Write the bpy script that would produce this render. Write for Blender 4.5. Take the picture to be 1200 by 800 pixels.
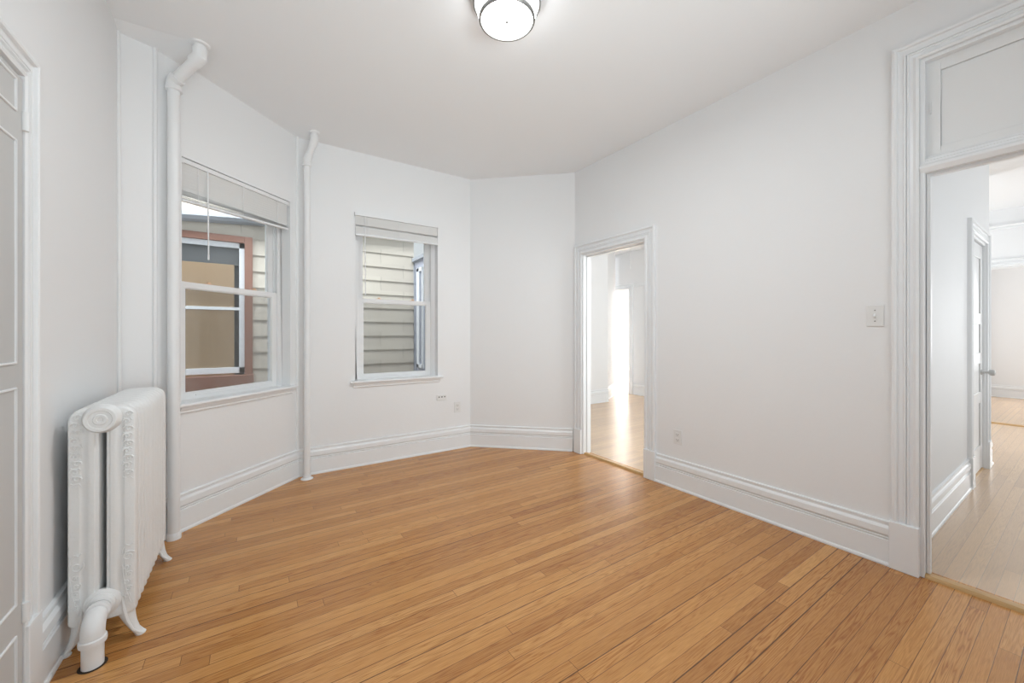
import bpy, bmesh, math, random
from mathutils import Vector
random.seed(7)
SC = bpy.context.scene
COL = SC.collection
for o in list(bpy.data.objects):
    bpy.data.objects.remove(o)

# ---------------------------------------------------------------- camera, sky, exposure
cam_d = bpy.data.cameras.new('camera')
cam_d.sensor_width = 36.0
cam_d.lens = 458.0 / 1200.0 * 36.0
cam_d.shift_y = -8.5 / 1200.0
cam_d.clip_start = 0.05
cam = bpy.data.objects.new('camera', cam_d)
cam.location = (0, 0, 1.25)
cam.rotation_euler = (math.radians(90), 0, -math.radians(33.57))
COL.objects.link(cam)
SC.camera = cam

SC.view_settings.view_transform = 'Standard'
SC.view_settings.look = 'None'
SC.view_settings.gamma = 1.0
SC.view_settings.use_curve_mapping = False
SC.view_settings.exposure = 0.0

W = bpy.data.worlds.new('sky')
SC.world = W
W.use_nodes = True
wn = W.node_tree
wn.nodes.clear()
wo = wn.nodes.new('ShaderNodeOutputWorld')
wb = wn.nodes.new('ShaderNodeBackground')
wb.inputs[1].default_value = 0.85
tc = wn.nodes.new('ShaderNodeTexCoord')
sep = wn.nodes.new('ShaderNodeSeparateXYZ')
rmp = wn.nodes.new('ShaderNodeValToRGB')
rmp.color_ramp.elements[0].position = 0.0
rmp.color_ramp.elements[0].color = (0.86, 0.90, 0.93, 1)
rmp.color_ramp.elements[1].position = 0.7
rmp.color_ramp.elements[1].color = (0.74, 0.86, 1.0, 1)
nz = wn.nodes.new('ShaderNodeTexNoise')
nz.inputs['Scale'].default_value = 2.5
nz.inputs['Detail'].default_value = 4
mxw = wn.nodes.new('ShaderNodeMixRGB')
mxw.inputs[2].default_value = (0.95, 0.96, 0.97, 1)
wn.links.new(tc.outputs['Generated'], sep.inputs[0])
wn.links.new(tc.outputs['Generated'], nz.inputs['Vector'])
wn.links.new(sep.outputs[2], rmp.inputs[0])
wn.links.new(rmp.outputs[0], mxw.inputs[1])
wn.links.new(nz.outputs[0], mxw.inputs[0])
wn.links.new(mxw.outputs[0], wb.inputs[0])
wn.links.new(wb.outputs[0], wo.inputs[0])


def area(name, loc, direction, sx, sy, power, color=(1, 1, 1), spread=180):
    d = bpy.data.lights.new(name, 'AREA')
    d.shape = 'RECTANGLE'
    d.size = sx
    d.size_y = sy
    d.energy = power
    d.color = color
    d.spread = math.radians(spread)
    o = bpy.data.objects.new(name, d)
    o.location = loc
    o.rotation_euler = Vector(direction).to_track_quat('-Z', 'Z').to_euler()
    COL.objects.link(o)
    return o


# added area lamps, unseen: fill behind the camera and inside the side rooms
area('fill_rear_left', (-0.05, -1.5, 0.95), (0.32, 1, 0.32), 1.1, 1.3, 11, (0.86, 0.955, 0.99), 100)
area('fill_rear_right', (1.20, -1.5, 0.95), (-0.10, 1, 0.32), 1.1, 1.3, 7.2, (0.86, 0.955, 0.99), 100)
area('fill_rear_ceiling', (0.9, -1.3, 0.9), (0.05, 1, 0.9), 1.7, 0.9, 9.5, (0.86, 0.955, 0.99), 70)  # added low lamp aimed up to brighten the ceiling
area('fill_living', (4.8, 0.85, 1.55), (0.1, 1, 0.1), 2.8, 1.9, 72, (0.91, 0.97, 1.0))  # added fill for the room beyond the middle doorway
area('daylight_far', (9.0, 4.3, 1.6), (0, 1, -0.1), 2.6, 2.0, 1100, (0.95, 0.98, 1.0))
area('fill_hall', (5.8, -0.68, 1.5), (0.0, 1, 0.12), 5.4, 2.0, 28, (0.92, 0.97, 1.0))  # added fill for the hall, its side wall has no window
area('fill_nook', (7.7, 2.9, 1.5), (0.25, -1, 0.35), 1.5, 1.8, 42, (0.93, 0.97, 1.0))  # added to lift the hall's end wall and ceiling
area('fill_front', (12.30, -0.75, 1.5), (-1, 0.08, 0), 1.5, 2.0, 75, (0.95, 0.98, 1.0))  # added out of view to throw glare onto the hall floor
# added lamp lifting the neighbour's wall, on top of the open sky over the gap
area('sky_gap_fill', (-0.2, 4.45, 4.6), (0, 0.45, -1), 4.4, 0.9, 350, (0.95, 0.98, 1.0))
LAMP_STRENGTH = 7.0
LAMP_DOWN = 19.5


# ---------------------------------------------------------------- materials
def new_mat(name):
    m = bpy.data.materials.new(name)
    m.use_nodes = True
    nt = m.node_tree
    b = nt.nodes['Principled BSDF']
    return m, nt, b


def paint(name, col, rough=0.5, bump=0.0, scale=60, var=0.0, spec=0.5, vscale=1.5, bdist=0.002):
    m, nt, b = new_mat(name)
    b.inputs['Base Color'].default_value = (*col, 1)
    b.inputs['Roughness'].default_value = rough
    b.inputs['Specular IOR Level'].default_value = spec
    co = nt.nodes.new('ShaderNodeTexCoord')
    if bump:
        n = nt.nodes.new('ShaderNodeTexNoise')
        n.inputs['Scale'].default_value = scale
        n.inputs['Detail'].default_value = 3
        bp = nt.nodes.new('ShaderNodeBump')
        bp.inputs['Strength'].default_value = bump
        bp.inputs['Distance'].default_value = bdist
        nt.links.new(co.outputs['Object'], n.inputs['Vector'])
        nt.links.new(n.outputs[0], bp.inputs['Height'])
        nt.links.new(bp.outputs[0], b.inputs['Normal'])
    if var:
        n2 = nt.nodes.new('ShaderNodeTexNoise')
        n2.inputs['Scale'].default_value = vscale
        n2.inputs['Detail'].default_value = 4
        mx = nt.nodes.new('ShaderNodeMixRGB')
        mx.inputs[1].default_value = (*[c * (1 - var) for c in col], 1)
        mx.inputs[2].default_value = (*[min(1, c * (1 + var)) for c in col], 1)
        nt.links.new(co.outputs['Object'], n2.inputs['Vector'])
        nt.links.new(n2.outputs[0], mx.inputs[0])
        nt.links.new(mx.outputs[0], b.inputs['Base Color'])
    return m


M_WALL = paint('wall_paint', (0.86, 0.865, 0.87), 0.6, 0.25, 45, 0.01)
M_CEIL = paint('ceiling_paint', (0.89, 0.90, 0.91), 0.75, 0.2, 30, 0.01)
M_TRIM = paint('trim_gloss_paint', (0.87, 0.885, 0.895), 0.32, 0.2, 25, 0.01)
M_DOOR = paint('door_paint', (0.83, 0.84, 0.84), 0.38, 0.2, 25, 0.01)
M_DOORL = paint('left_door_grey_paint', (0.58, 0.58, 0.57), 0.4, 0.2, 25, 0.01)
M_VINYL = paint('window_vinyl', (0.85, 0.855, 0.86), 0.35)
M_RAD = paint('radiator_enamel', (0.83, 0.835, 0.83), 0.35, 0.5, 55, 0.02, bdist=0.003)
M_RADDARK = paint('cast_iron_core', (0.02, 0.02, 0.02), 0.8)
M_PIPE = paint('pipe_paint', (0.85, 0.855, 0.86), 0.3, 0.3, 40, 0.01)
M_PLATE = paint('plastic_plate', (0.82, 0.82, 0.81), 0.3)
M_SLOT = paint('dark_slot', (0.06, 0.06, 0.06), 0.7)
M_TAN = paint('tan_latch', (0.75, 0.50, 0.33), 0.4)
M_NICKEL = paint('brushed_nickel', (0.30, 0.30, 0.29), 0.4)
M_NICKEL.node_tree.nodes['Principled BSDF'].inputs['Metallic'].default_value = 0.85
M_WOODTRIM = paint('oak_threshold', (0.55, 0.33, 0.13), 0.35, 0.2, 20, 0.2, vscale=8)
M_GAP = paint('dark_gap', (0.03, 0.018, 0.01), 0.9)
M_CONC = paint('concrete', (0.30, 0.29, 0.27), 0.9, 0.4, 8, 0.15)
M_BROWN = paint('brown_house_trim', (0.25, 0.12, 0.085), 0.6, 0.2, 20, 0.1)
M_WHITEALU = paint('white_storm_frame', (0.78, 0.80, 0.84), 0.4)
M_SHADE = paint('tan_roller_shade', (0.86, 0.62, 0.40), 0.8, 0.1, 200, 0.04)
M_GREYBLIND = paint('grey_blind', (0.33, 0.34, 0.35), 0.6)
M_GUTTER = paint('grey_gutter', (0.36, 0.38, 0.42), 0.5)
M_EAVE = paint('blue_grey_eave', (0.28, 0.34, 0.42), 0.6, 0, 1, 0.1)
M_LEDGE = paint('weathered_ledge', (0.16, 0.14, 0.12), 0.9, 0.3, 20, 0.2)
M_BAY = paint('bay_siding', (0.42, 0.44, 0.52), 0.7, 0.2, 10, 0.06)


def glass_mat(name, tint=(1, 1, 1), ior=1.35):
    m = bpy.data.materials.new(name)
    m.use_nodes = True
    nt = m.node_tree
    nt.nodes.clear()
    o = nt.nodes.new('ShaderNodeOutputMaterial')
    t = nt.nodes.new('ShaderNodeBsdfTransparent')
    t.inputs[0].default_value = (*tint, 1)
    g = nt.nodes.new('ShaderNodeBsdfGlossy')
    g.inputs['Roughness'].default_value = 0.02
    mx = nt.nodes.new('ShaderNodeMixShader')
    fr = nt.nodes.new('ShaderNodeFresnel')
    fr.inputs[0].default_value = ior
    nt.links.new(fr.outputs[0], mx.inputs[0])
    nt.links.new(t.outputs[0], mx.inputs[1])
    nt.links.new(g.outputs[0], mx.inputs[2])
    nt.links.new(mx.outputs[0], o.inputs[0])
    return m


M_GLASS = glass_mat('window_glass', (0.94, 0.96, 0.96))
M_GLASS2 = glass_mat('house_window_glass', (0.97, 0.97, 0.97), 1.12)


def screen_mat():
    m = bpy.data.materials.new('insect_screen_mesh')
    m.use_nodes = True
    nt = m.node_tree
    nt.nodes.clear()
    o = nt.nodes.new('ShaderNodeOutputMaterial')
    t = nt.nodes.new('ShaderNodeBsdfTransparent')
    d = nt.nodes.new('ShaderNodeBsdfDiffuse')
    d.inputs[0].default_value = (0.10, 0.09, 0.08, 1)
    mx = nt.nodes.new('ShaderNodeMixShader')
    mx.inputs[0].default_value = 0.18
    nt.links.new(t.outputs[0], mx.inputs[1])
    nt.links.new(d.outputs[0], mx.inputs[2])
    nt.links.new(mx.outputs[0], o.inputs[0])
    return m


M_SCREEN = screen_mat()


def blind_mat():
    m = bpy.data.materials.new('blind_slat_vinyl')
    m.use_nodes = True
    nt = m.node_tree
    b = nt.nodes['Principled BSDF']
    b.inputs['Base Color'].default_value = (0.90, 0.90, 0.89, 1)
    b.inputs['Roughness'].default_value = 0.5
    o = nt.nodes['Material Output']
    t = nt.nodes.new('ShaderNodeBsdfTranslucent')
    t.inputs[0].default_value = (0.85, 0.85, 0.83, 1)
    mx = nt.nodes.new('ShaderNodeMixShader')
    mx.inputs[0].default_value = 0.12
    nt.links.new(b.outputs[0], mx.inputs[1])
    nt.links.new(t.outputs[0], mx.inputs[2])
    nt.links.new(mx.outputs[0], o.inputs[0])
    return m


M_SLAT = blind_mat()


def lamp_mat():
    m = bpy.data.materials.new('lit_opal_glass')
    m.use_nodes = True
    nt = m.node_tree
    b = nt.nodes['Principled BSDF']
    b.inputs['Base Color'].default_value = (0.9, 0.9, 0.88, 1)
    b.inputs['Emission Color'].default_value = (0.95, 0.98, 1.0, 1)
    b.inputs['Emission Strength'].default_value = LAMP_STRENGTH
    return m


M_LAMP = lamp_mat()


def N(nt, t, **kw):
    n = nt.nodes.new(t)
    for k, v in kw.items():
        setattr(n, k, v)
    return n


def math_node(nt, op, a, b=None, c=None):
    n = nt.nodes.new('ShaderNodeMath')
    n.operation = op
    for i, x in enumerate((a, b, c)):
        if x is None:
            continue
        if isinstance(x, (int, float)):
            n.inputs[i].default_value = x
        else:
            nt.links.new(x, n.inputs[i])
    return n.outputs[0]


def floor_mat(name="strip_oak_floor", pale=0.0):
    """narrow strip oak boards running along X"""
    m, nt, b = new_mat(name)
    L = nt.links.new
    geo = N(nt, 'ShaderNodeNewGeometry')
    sp = N(nt, 'ShaderNodeSeparateXYZ')
    L(geo.outputs['Position'], sp.inputs[0])
    BW = 0.0565
    X, Y = sp.outputs[0], sp.outputs[1]
    yr = math_node(nt, 'DIVIDE', math_node(nt, 'ADD', Y, 10.0), BW)
    row = math_node(nt, 'FLOOR', yr)
    fy = math_node(nt, 'FRACT', yr)
    wn1 = N(nt, 'ShaderNodeTexWhiteNoise', noise_dimensions='1D')
    L(row, wn1.inputs['W'])
    off = math_node(nt, 'MULTIPLY', wn1.outputs[0], 17.0)
    wn1b = N(nt, 'ShaderNodeTexWhiteNoise', noise_dimensions='1D')
    L(math_node(nt, 'ADD', row, 311.7), wn1b.inputs['W'])
    ln = math_node(nt, 'MULTIPLY_ADD', wn1b.outputs[0], 2.6, 2.4)
    xr = math_node(nt, 'DIVIDE', math_node(nt, 'ADD', X, off), ln)
    brd = math_node(nt, 'FLOOR', xr)
    fx = math_node(nt, 'FRACT', xr)
    # second cut inside each board, at a random place
    cmb0 = N(nt, 'ShaderNodeCombineXYZ')
    L(row, cmb0.inputs[0]); L(brd, cmb0.inputs[1])
    cmb0.inputs[2].default_value = 5.5
    wnc = N(nt, 'ShaderNodeTexWhiteNoise', noise_dimensions='3D')
    L(cmb0.outputs[0], wnc.inputs['Vector'])
    cut = math_node(nt, 'MULTIPLY_ADD', wnc.outputs[0], 0.7, 0.15)
    side = math_node(nt, 'GREATER_THAN', fx, cut)
    cmb = N(nt, 'ShaderNodeCombineXYZ')
    L(row, cmb.inputs[0]); L(brd, cmb.inputs[1]); L(side, cmb.inputs[2])
    wid = N(nt, 'ShaderNodeTexWhiteNoise', noise_dimensions='3D')
    L(cmb.outputs[0], wid.inputs['Vector'])
    rnd = wid.outputs[0]
    spc = N(nt, 'ShaderNodeSeparateColor')
    L(wid.outputs[1], spc.inputs[0])
    # grain coordinates: stretched along the board, shifted per board
    gx = math_node(nt, 'MULTIPLY_ADD', spc.outputs[0], 40.0, X)
    gy = math_node(nt, 'MULTIPLY_ADD', spc.outputs[1], 23.0, Y)
    gc = N(nt, 'ShaderNodeCombineXYZ')
    L(math_node(nt, 'MULTIPLY', gx, 1.6), gc.inputs[0])
    L(math_node(nt, 'MULTIPLY', gy, 34.0), gc.inputs[1])
    L(math_node(nt, 'MULTIPLY', rnd, 9.0), gc.inputs[2])
    n1 = N(nt, 'ShaderNodeTexNoise')
    n1.inputs['Scale'].default_value = 1.0
    n1.inputs['Detail'].default_value = 2.0
    n1.inputs['Distortion'].default_value = 0.3
    L(gc.outputs[0], n1.inputs['Vector'])
    # cathedral lines: contour bands of the stretched noise
    bands = math_node(nt, 'FRACT', math_node(nt, 'MULTIPLY', n1.outputs[0], 11.0))
    bands = math_node(nt, 'ABSOLUTE', math_node(nt, 'SUBTRACT', bands, 0.5))
    bands = math_node(nt, 'MULTIPLY', bands, 2.0)
    bands = math_node(nt, 'POWER', bands, 2.2)
    # fine pores
    gc2 = N(nt, 'ShaderNodeCombineXYZ')
    L(math_node(nt, 'MULTIPLY', gx, 14.0), gc2.inputs[0])
    L(math_node(nt, 'MULTIPLY', gy, 420.0), gc2.inputs[1])
    n2 = N(nt, 'ShaderNodeTexNoise')
    n2.inputs['Scale'].default_value = 1.0
    n2.inputs['Detail'].default_value = 2.0
    L(gc2.outputs[0], n2.inputs['Vector'])
    # board base colours
    cr = N(nt, 'ShaderNodeValToRGB')
    e = cr.color_ramp.elements
    e[0].position = 0.0; e[0].color = (0.50, 0.226, 0.066, 1)
    e[1].position = 1.0; e[1].color = (0.73, 0.390, 0.134, 1)
    k = e.new(0.25); k.color = (0.58, 0.278, 0.085, 1)
    k = e.new(0.7); k.color = (0.66, 0.328, 0.104, 1)
    L(rnd, cr.inputs[0])
    mx1 = N(nt, 'ShaderNodeMixRGB', blend_type='MULTIPLY')
    L(math_node(nt, 'MULTIPLY', bands, math_node(nt, 'MULTIPLY_ADD', spc.outputs[2], 0.65, 0.25)), mx1.inputs[0])
    L(cr.outputs[0], mx1.inputs[1])
    mx1.inputs[2].default_value = (0.58, 0.42, 0.30, 1)
    mx2 = N(nt, 'ShaderNodeMixRGB', blend_type='MULTIPLY')
    L(math_node(nt, 'MULTIPLY', math_node(nt, 'SUBTRACT', n2.outputs[0], 0.33), 1.4), mx2.inputs[0])
    L(mx1.outputs[0], mx2.inputs[1])
    mx2.inputs[2].default_value = (0.62, 0.50, 0.40, 1)
    # seams
    ed = math_node(nt, 'MINIMUM', fy, math_node(nt, 'SUBTRACT', 1.0, fy))
    wns = N(nt, 'ShaderNodeTexWhiteNoise', noise_dimensions='1D')
    L(math_node(nt, 'FLOOR', math_node(nt, 'ADD', yr, 0.5)), wns.inputs['W'])
    seamw = math_node(nt, 'MULTIPLY_ADD', math_node(nt, 'POWER', wns.outputs[0], 3.0), 0.030, 0.014)
    seam = math_node(nt, 'LESS_THAN', ed, seamw)
    exx = math_node(nt, 'MINIMUM', math_node(nt, 'MINIMUM', fx, math_node(nt, 'SUBTRACT', 1.0, fx)),
                    math_node(nt, 'ABSOLUTE', math_node(nt, 'SUBTRACT', fx, cut)))
    butt = math_node(nt, 'LESS_THAN', math_node(nt, 'MULTIPLY', exx, ln), 0.0009)
    allseam = math_node(nt, 'MAXIMUM', seam, butt)
    mx3 = N(nt, 'ShaderNodeMixRGB')
    L(math_node(nt, 'MULTIPLY', allseam, 0.85), mx3.inputs[0])
    L(mx2.outputs[0], mx3.inputs[1])
    mx3.inputs[2].default_value = (0.07, 0.032, 0.014, 1)
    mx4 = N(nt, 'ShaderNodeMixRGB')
    mx4.inputs[0].default_value = pale  # share of painted glare mixed over the boards
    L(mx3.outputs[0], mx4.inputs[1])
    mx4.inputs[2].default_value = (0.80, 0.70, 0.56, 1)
    L(mx4.outputs[0], b.inputs['Base Color'])
    b.inputs['Roughness'].default_value = 0.3
    rr = math_node(nt, 'MULTIPLY_ADD', n2.outputs[0], 0.10, 0.20)
    L(rr, b.inputs['Roughness'])
    b.inputs['Specular IOR Level'].default_value = 0.5
    bp = N(nt, 'ShaderNodeBump')
    bp.inputs['Strength'].default_value = 0.35
    bp.inputs['Distance'].default_value = 0.0012
    hh = math_node(nt, 'SUBTRACT', math_node(nt, 'MULTIPLY', rnd, 0.35), allseam)
    L(hh, bp.inputs['Height'])
    L(bp.outputs[0], b.inputs['Normal'])
    return m


M_FLOOR = floor_mat()
M_FLOOR_GLARE = floor_mat('strip_oak_floor_glare', 0.52)  # same oak, its colour washed pale to stand in for floor glare


def siding_mat(name, c1, c2, z0=0.0, pitch=0.183, brick=0.61):
    """overlapping shingle courses: a dark line under each course, butt joints staggered"""
    m, nt, b = new_mat(name)
    L = nt.links.new
    geo = N(nt, 'ShaderNodeNewGeometry')
    sp = N(nt, 'ShaderNodeSeparateXYZ')
    L(geo.outputs['Position'], sp.inputs[0])
    xx = math_node(nt, 'ADD', sp.outputs[0], sp.outputs[1])
    rz = math_node(nt, 'DIVIDE', math_node(nt, 'SUBTRACT', sp.outputs[2], z0), pitch)
    row = math_node(nt, 'FLOOR', rz)
    half = math_node(nt, 'MULTIPLY', math_node(nt, 'MODULO', row, 2.0), 0.5)
    rx = math_node(nt, 'ADD', math_node(nt, 'DIVIDE', xx, brick), half)
    fx = math_node(nt, 'FRACT', rx)
    vj = math_node(nt, 'LESS_THAN', fx, 0.008)
    cmb = N(nt, 'ShaderNodeCombineXYZ')
    L(row, cmb.inputs[0]); L(math_node(nt, 'FLOOR', rx), cmb.inputs[1])
    w = N(nt, 'ShaderNodeTexWhiteNoise', noise_dimensions='3D')
    L(cmb.outputs[0], w.inputs['Vector'])
    mx = N(nt, 'ShaderNodeMixRGB')
    L(w.outputs[0], mx.inputs[0])
    mx.inputs[1].default_value = (*c1, 1)
    mx.inputs[2].default_value = (*c2, 1)
    mx2 = N(nt, 'ShaderNodeMixRGB')
    L(math_node(nt, 'MULTIPLY', vj, 0.5), mx2.inputs[0])
    L(mx.outputs[0], mx2.inputs[1])
    mx2.inputs[2].default_value = (0.08, 0.07, 0.06, 1)
    L(mx2.outputs[0], b.inputs['Base Color'])
    b.inputs['Roughness'].default_value = 0.8
    return m


M_SIDING = siding_mat('shingle_siding', (0.53, 0.48, 0.42), (0.58, 0.53, 0.46))


# ---------------------------------------------------------------- mesh helpers
class MB:
    def __init__(self):
        self.v = []
        self.f = []
        self.smooth = []

    def add(self, vs, fs, smooth=False):
        k = len(self.v)
        self.v += [tuple(p) for p in vs]
        self.f += [tuple(i + k for i in f) for f in fs]
        self.smooth += [smooth] * len(fs)

    def box(self, x0, x1, y0, y1, z0, z1, fr=None):
        vs = [(x, y, z) for x in (x0, x1) for y in (y0, y1) for z in (z0, z1)]
        if fr:
            vs = [fr(*p) for p in vs]
        self.add(vs, [(0, 1, 3, 2), (4, 6, 7, 5), (0, 4, 5, 1), (2, 3, 7, 6), (0, 2, 6, 4), (1, 5, 7, 3)])

    def prism(self, poly, z0, z1):
        n = len(poly)
        vs = [(x, y, z0) for x, y in poly] + [(x, y, z1) for x, y in poly]
        self.add(vs, [tuple(range(n))[::-1], tuple(range(n, 2 * n))] +
                 [(i, (i + 1) % n, n + (i + 1) % n, n + i) for i in range(n)])

    def loft(self, loops, closed=True, caps=True, smooth=False):
        n = len(loops[0])
        vs = [p for l in loops for p in l]
        fs = []
        for a in range(len(loops) - 1):
            for i in range(n if closed else n - 1):
                j = (i + 1) % n
                fs.append((a * n + i, a * n + j, (a + 1) * n + j, (a + 1) * n + i))
        k0 = len(self.f)
        self.add(vs, fs, smooth)
        if caps and closed:
            self.add(loops[0], [tuple(range(n))])
            self.add(loops[-1], [tuple(range(n))])

    def tube(self, pts, r, seg=16, caps=True, smooth=True):
        """round tube through points; r a number or one per point"""
        P = [Vector(p) for p in pts]
        R = r if isinstance(r, (list, tuple)) else [r] * len(P)
        loops = []
        ref = None
        for i, p in enumerate(P):
            if i == 0:
                t = (P[1] - P[0])
            elif i == len(P) - 1:
                t = (P[-1] - P[-2])
            else:
                t = (P[i + 1] - P[i]).normalized() + (P[i] - P[i - 1]).normalized()
            t.normalize()
            if ref is None:
                ref = t.orthogonal().normalized()
            ref = (ref - t * ref.dot(t)).normalized()
            b = t.cross(ref)
            loops.append([tuple(p + (ref * math.cos(a) + b * math.sin(a)) * R[i])
                          for a in [2 * math.pi * k / seg for k in range(seg)]])
        self.loft(loops, True, caps, smooth)

    def lathe(self, prof, c, axis='z', seg=40, smooth=True, ring=False):
        """prof: (radius, distance along axis)"""
        loops = []
        for r, h in prof:
            l = []
            for k in range(seg):
                a = 2 * math.pi * k / seg
                p = (r * math.cos(a), r * math.sin(a), h)
                if axis == 'y':
                    p = (p[0], p[2], p[1])
                elif axis == 'x':
                    p = (p[2], p[0], p[1])
                l.append((c[0] + p[0], c[1] + p[1], c[2] + p[2]))
            loops.append(l)
        if ring:
            loops.append(loops[0])
        self.loft(loops, True, not ring, smooth)


WLOC = {}


def obj(name, mb, mat, parent=None, bevel=0, sharp=True, kind=None, origin=None):
    me = bpy.data.meshes.new(name)
    V = mb.v
    if parent is not None:
        o0 = WLOC[parent.name]
    elif origin is not None:
        o0 = Vector(origin)
    else:
        xs = [p[0] for p in V]; ys = [p[1] for p in V]; zs = [p[2] for p in V]
        o0 = Vector(((min(xs) + max(xs)) / 2, (min(ys) + max(ys)) / 2, min(zs)))
    me.from_pydata([tuple(Vector(p) - o0) for p in V], [], mb.f)
    me.polygons.foreach_set('use_smooth', mb.smooth)
    bm = bmesh.new()
    bm.from_mesh(me)
    bmesh.ops.remove_doubles(bm, verts=bm.verts, dist=1e-5)
    bmesh.ops.recalc_face_normals(bm, faces=bm.faces)
    for e_ in bm.edges:
        if len(e_.link_faces) == 2 and e_.calc_face_angle(0) > math.radians(38):
            e_.smooth = False
    bm.to_mesh(me)
    bm.free()
    me.materials.append(mat)
    o = bpy.data.objects.new(name, me)
    COL.objects.link(o)
    if parent is not None:
        o.parent = parent
        WLOC[o.name] = o0.copy()
    else:
        o.location = o0
        WLOC[o.name] = o0.copy()
    if bevel:
        bv = o.modifiers.new('bevel', 'BEVEL')
        bv.width = bevel
        bv.segments = 2
        bv.limit_method = 'ANGLE'
        bv.angle_limit = math.radians(50)
    if kind:
        o['kind'] = kind
    return o


def tag(o, label, cat, group=None):
    o['label'] = label
    o['category'] = cat
    if group:
        o['group'] = group
    return o


def thing(name, loc, label=None, cat=None, group=None, kind=None):
    o = bpy.data.objects.new(name, None)
    o.empty_display_size = 0.05
    o.location = loc
    COL.objects.link(o)
    WLOC[o.name] = Vector(loc)
    if label:
        tag(o, label, cat, group)
    if kind:
        o['kind'] = kind
    return o


def structure(o, label, cat):
    o['kind'] = 'structure'
    o['label'] = label
    o['category'] = cat
    return o


def frame(A, B):
    """u along the wall from A to B, n outwards from the room (to the left of A->B), z up"""
    A = Vector((A[0], A[1])); B = Vector((B[0], B[1]))
    u = (B - A).normalized()
    n = Vector((-u.y, u.x))

    def fr(a, b, z):
        p = A + u * a + n * b
        return (p.x, p.y, z)
    fr.len = (B - A).length
    return fr


H = 2.98


def wall(name, fr, u0, u1, t, label, openings=(), z1=H, n0=0.0, mat=None):
    mb = MB()
    ops = sorted(openings)
    cur = u0
    for (a, b, za, zb) in ops:
        mb.box(cur, a, n0, t, 0, z1, fr)
        if za > 0:
            mb.box(a, b, n0, t, 0, za, fr)
        if zb < z1:
            mb.box(a, b, n0, t, zb, z1, fr)
        cur = b
    mb.box(cur, u1, n0, t, 0, z1, fr)
    o = obj(name, mb, mat or M_WALL)
    return structure(o, label, 'wall')


BASE_PROF = [(0, 0.0), (0.028, 0.0), (0.029, 0.008), (0.026, 0.016), (0.021, 0.020), (0.020, 0.135), (0.013, 0.138),
             (0.012, 0.142), (0.018, 0.146), (0.018, 0.150), (0.012, 0.153), (0.012, 0.158), (0.020, 0.163),
             (0.022, 0.168), (0.021, 0.200), (0.016, 0.208), (0.010, 0.214), (0.010, 0.224), (0.014, 0.229),
             (0.013, 0.237), (0.0, 0.240)]


def baseboard(name, fr, u0, u1, k0=0.0, k1=0.0, label='', parent=None):
    mb = MB()
    l0 = [fr(u0 + k0 * p, -p, z) for p, z in BASE_PROF]
    l1 = [fr(u1 - k1 * p, -p, z) for p, z in BASE_PROF]
    mb.loft([l0, l1])
    o = obj(name, mb, M_TRIM, parent)
    if parent is None:
        structure(o, label, 'baseboard')
    return o


CAS_PROF = [(0, 0), (0, 0.020), (0.010, 0.024), (0.018, 0.020), (0.020, 0.015), (0.034, 0.013), (0.037, 0.020),
            (0.043, 0.020), (0.046, 0.013), (0.049, 0.020), (0.055, 0.020), (0.058, 0.013), (0.074, 0.014),
            (0.080, 0.016), (0.082, 0.026), (0.090, 0.029), (0.100, 0.026), (0.103, 0.020), (0.105, 0)]


def casing(fr, a, b, ztop, parent, z0=0.0, n=0.0, w=1.0, sides='lr', sgn=-1, prof=CAS_PROF):
    """moulded frame around an opening a..b; profile measured outwards from the opening"""
    mb = MB()
    L = [[fr(a - p * w, n + sgn * q, z0) for p, q in prof], [fr(a - p * w, n + sgn * q, ztop + p * w) for p, q in prof],
         [fr(b + p * w, n + sgn * q, ztop + p * w) for p, q in prof], [fr(b + p * w, n + sgn * q, z0) for p, q in prof]]
    mb.loft(L)
    return obj('casing', mb, M_TRIM, parent)


def box_part(name, fr, dims, mat, parent, bevel=0.0, kind=None):
    mb = MB()
    mb.box(*dims, fr)
    return obj(name, mb, mat, parent, bevel)


# ---------------------------------------------------------------- room shell
F_W = frame((-0.635, -1.7), (-0.635, 3.08))           # left (west) wall; outwards is -X
F_P = frame((-0.635, 3.075), (-0.490, 3.128))         # short pier
F_1 = frame((-0.410, 3.205), (0.331, 3.905))          # window wall 1 (u=0 at A)
F_2 = frame((0.331, 3.905), (2.030, 3.905))           # window wall 2
F_3 = frame((2.030, 3.905), (2.875, 3.115))           # short angled wall
F_E = frame((2.875, 3.115), (2.875, -1.7))            # right (east) wall; u = 3.115 - y, outwards +X
F_S = frame((2.875, -1.7), (-0.635, -1.7))            # behind the camera


def ye(y):
    return 3.115 - y


# floor and ceiling plans
PLANS = [
    [(-0.85, -1.9), (2.975, -1.9), (2.975, 3.25), (2.12, 4.10), (0.25, 4.10), (-0.60, 3.32), (-0.85, 3.32)],
    [(2.975, 0.70), (6.72, 0.70), (6.72, 5.15), (2.975, 5.15)],
    [(5.5, 5.15), (6.72, 5.15), (6.72, 10.0), (6.40, 10.0), (6.40, 5.75), (5.5, 5.30)],
    [(6.72, 3.2), (11.0, 3.2), (11.0, 12.0), (6.72, 12.0)],
    [(2.975, -1.0), (8.65, -1.0), (8.65, 0.70), (2.975, 0.70)],
    [(6.72, 0.70), (8.65, 0.70), (8.65, 3.2), (6.72, 3.2)],
    [(8.65, -1.9), (12.6, -1.9), (12.6, 3.2), (8.65, 3.2)],
]
mb = MB()
mb.prism(PLANS[0], -0.12, 0.0)
structure(obj('floor', mb, M_FLOOR), 'honey oak strip floor of narrow boards in the near room', 'floor')
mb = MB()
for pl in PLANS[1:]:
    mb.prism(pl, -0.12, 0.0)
structure(obj('floor_beyond', mb, M_FLOOR_GLARE), 'oak strip floor seen through both doorways, lightened with painted glare', 'floor')
mb = MB()
for pl in PLANS:
    mb.prism(pl, H, H + 0.12)
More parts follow.
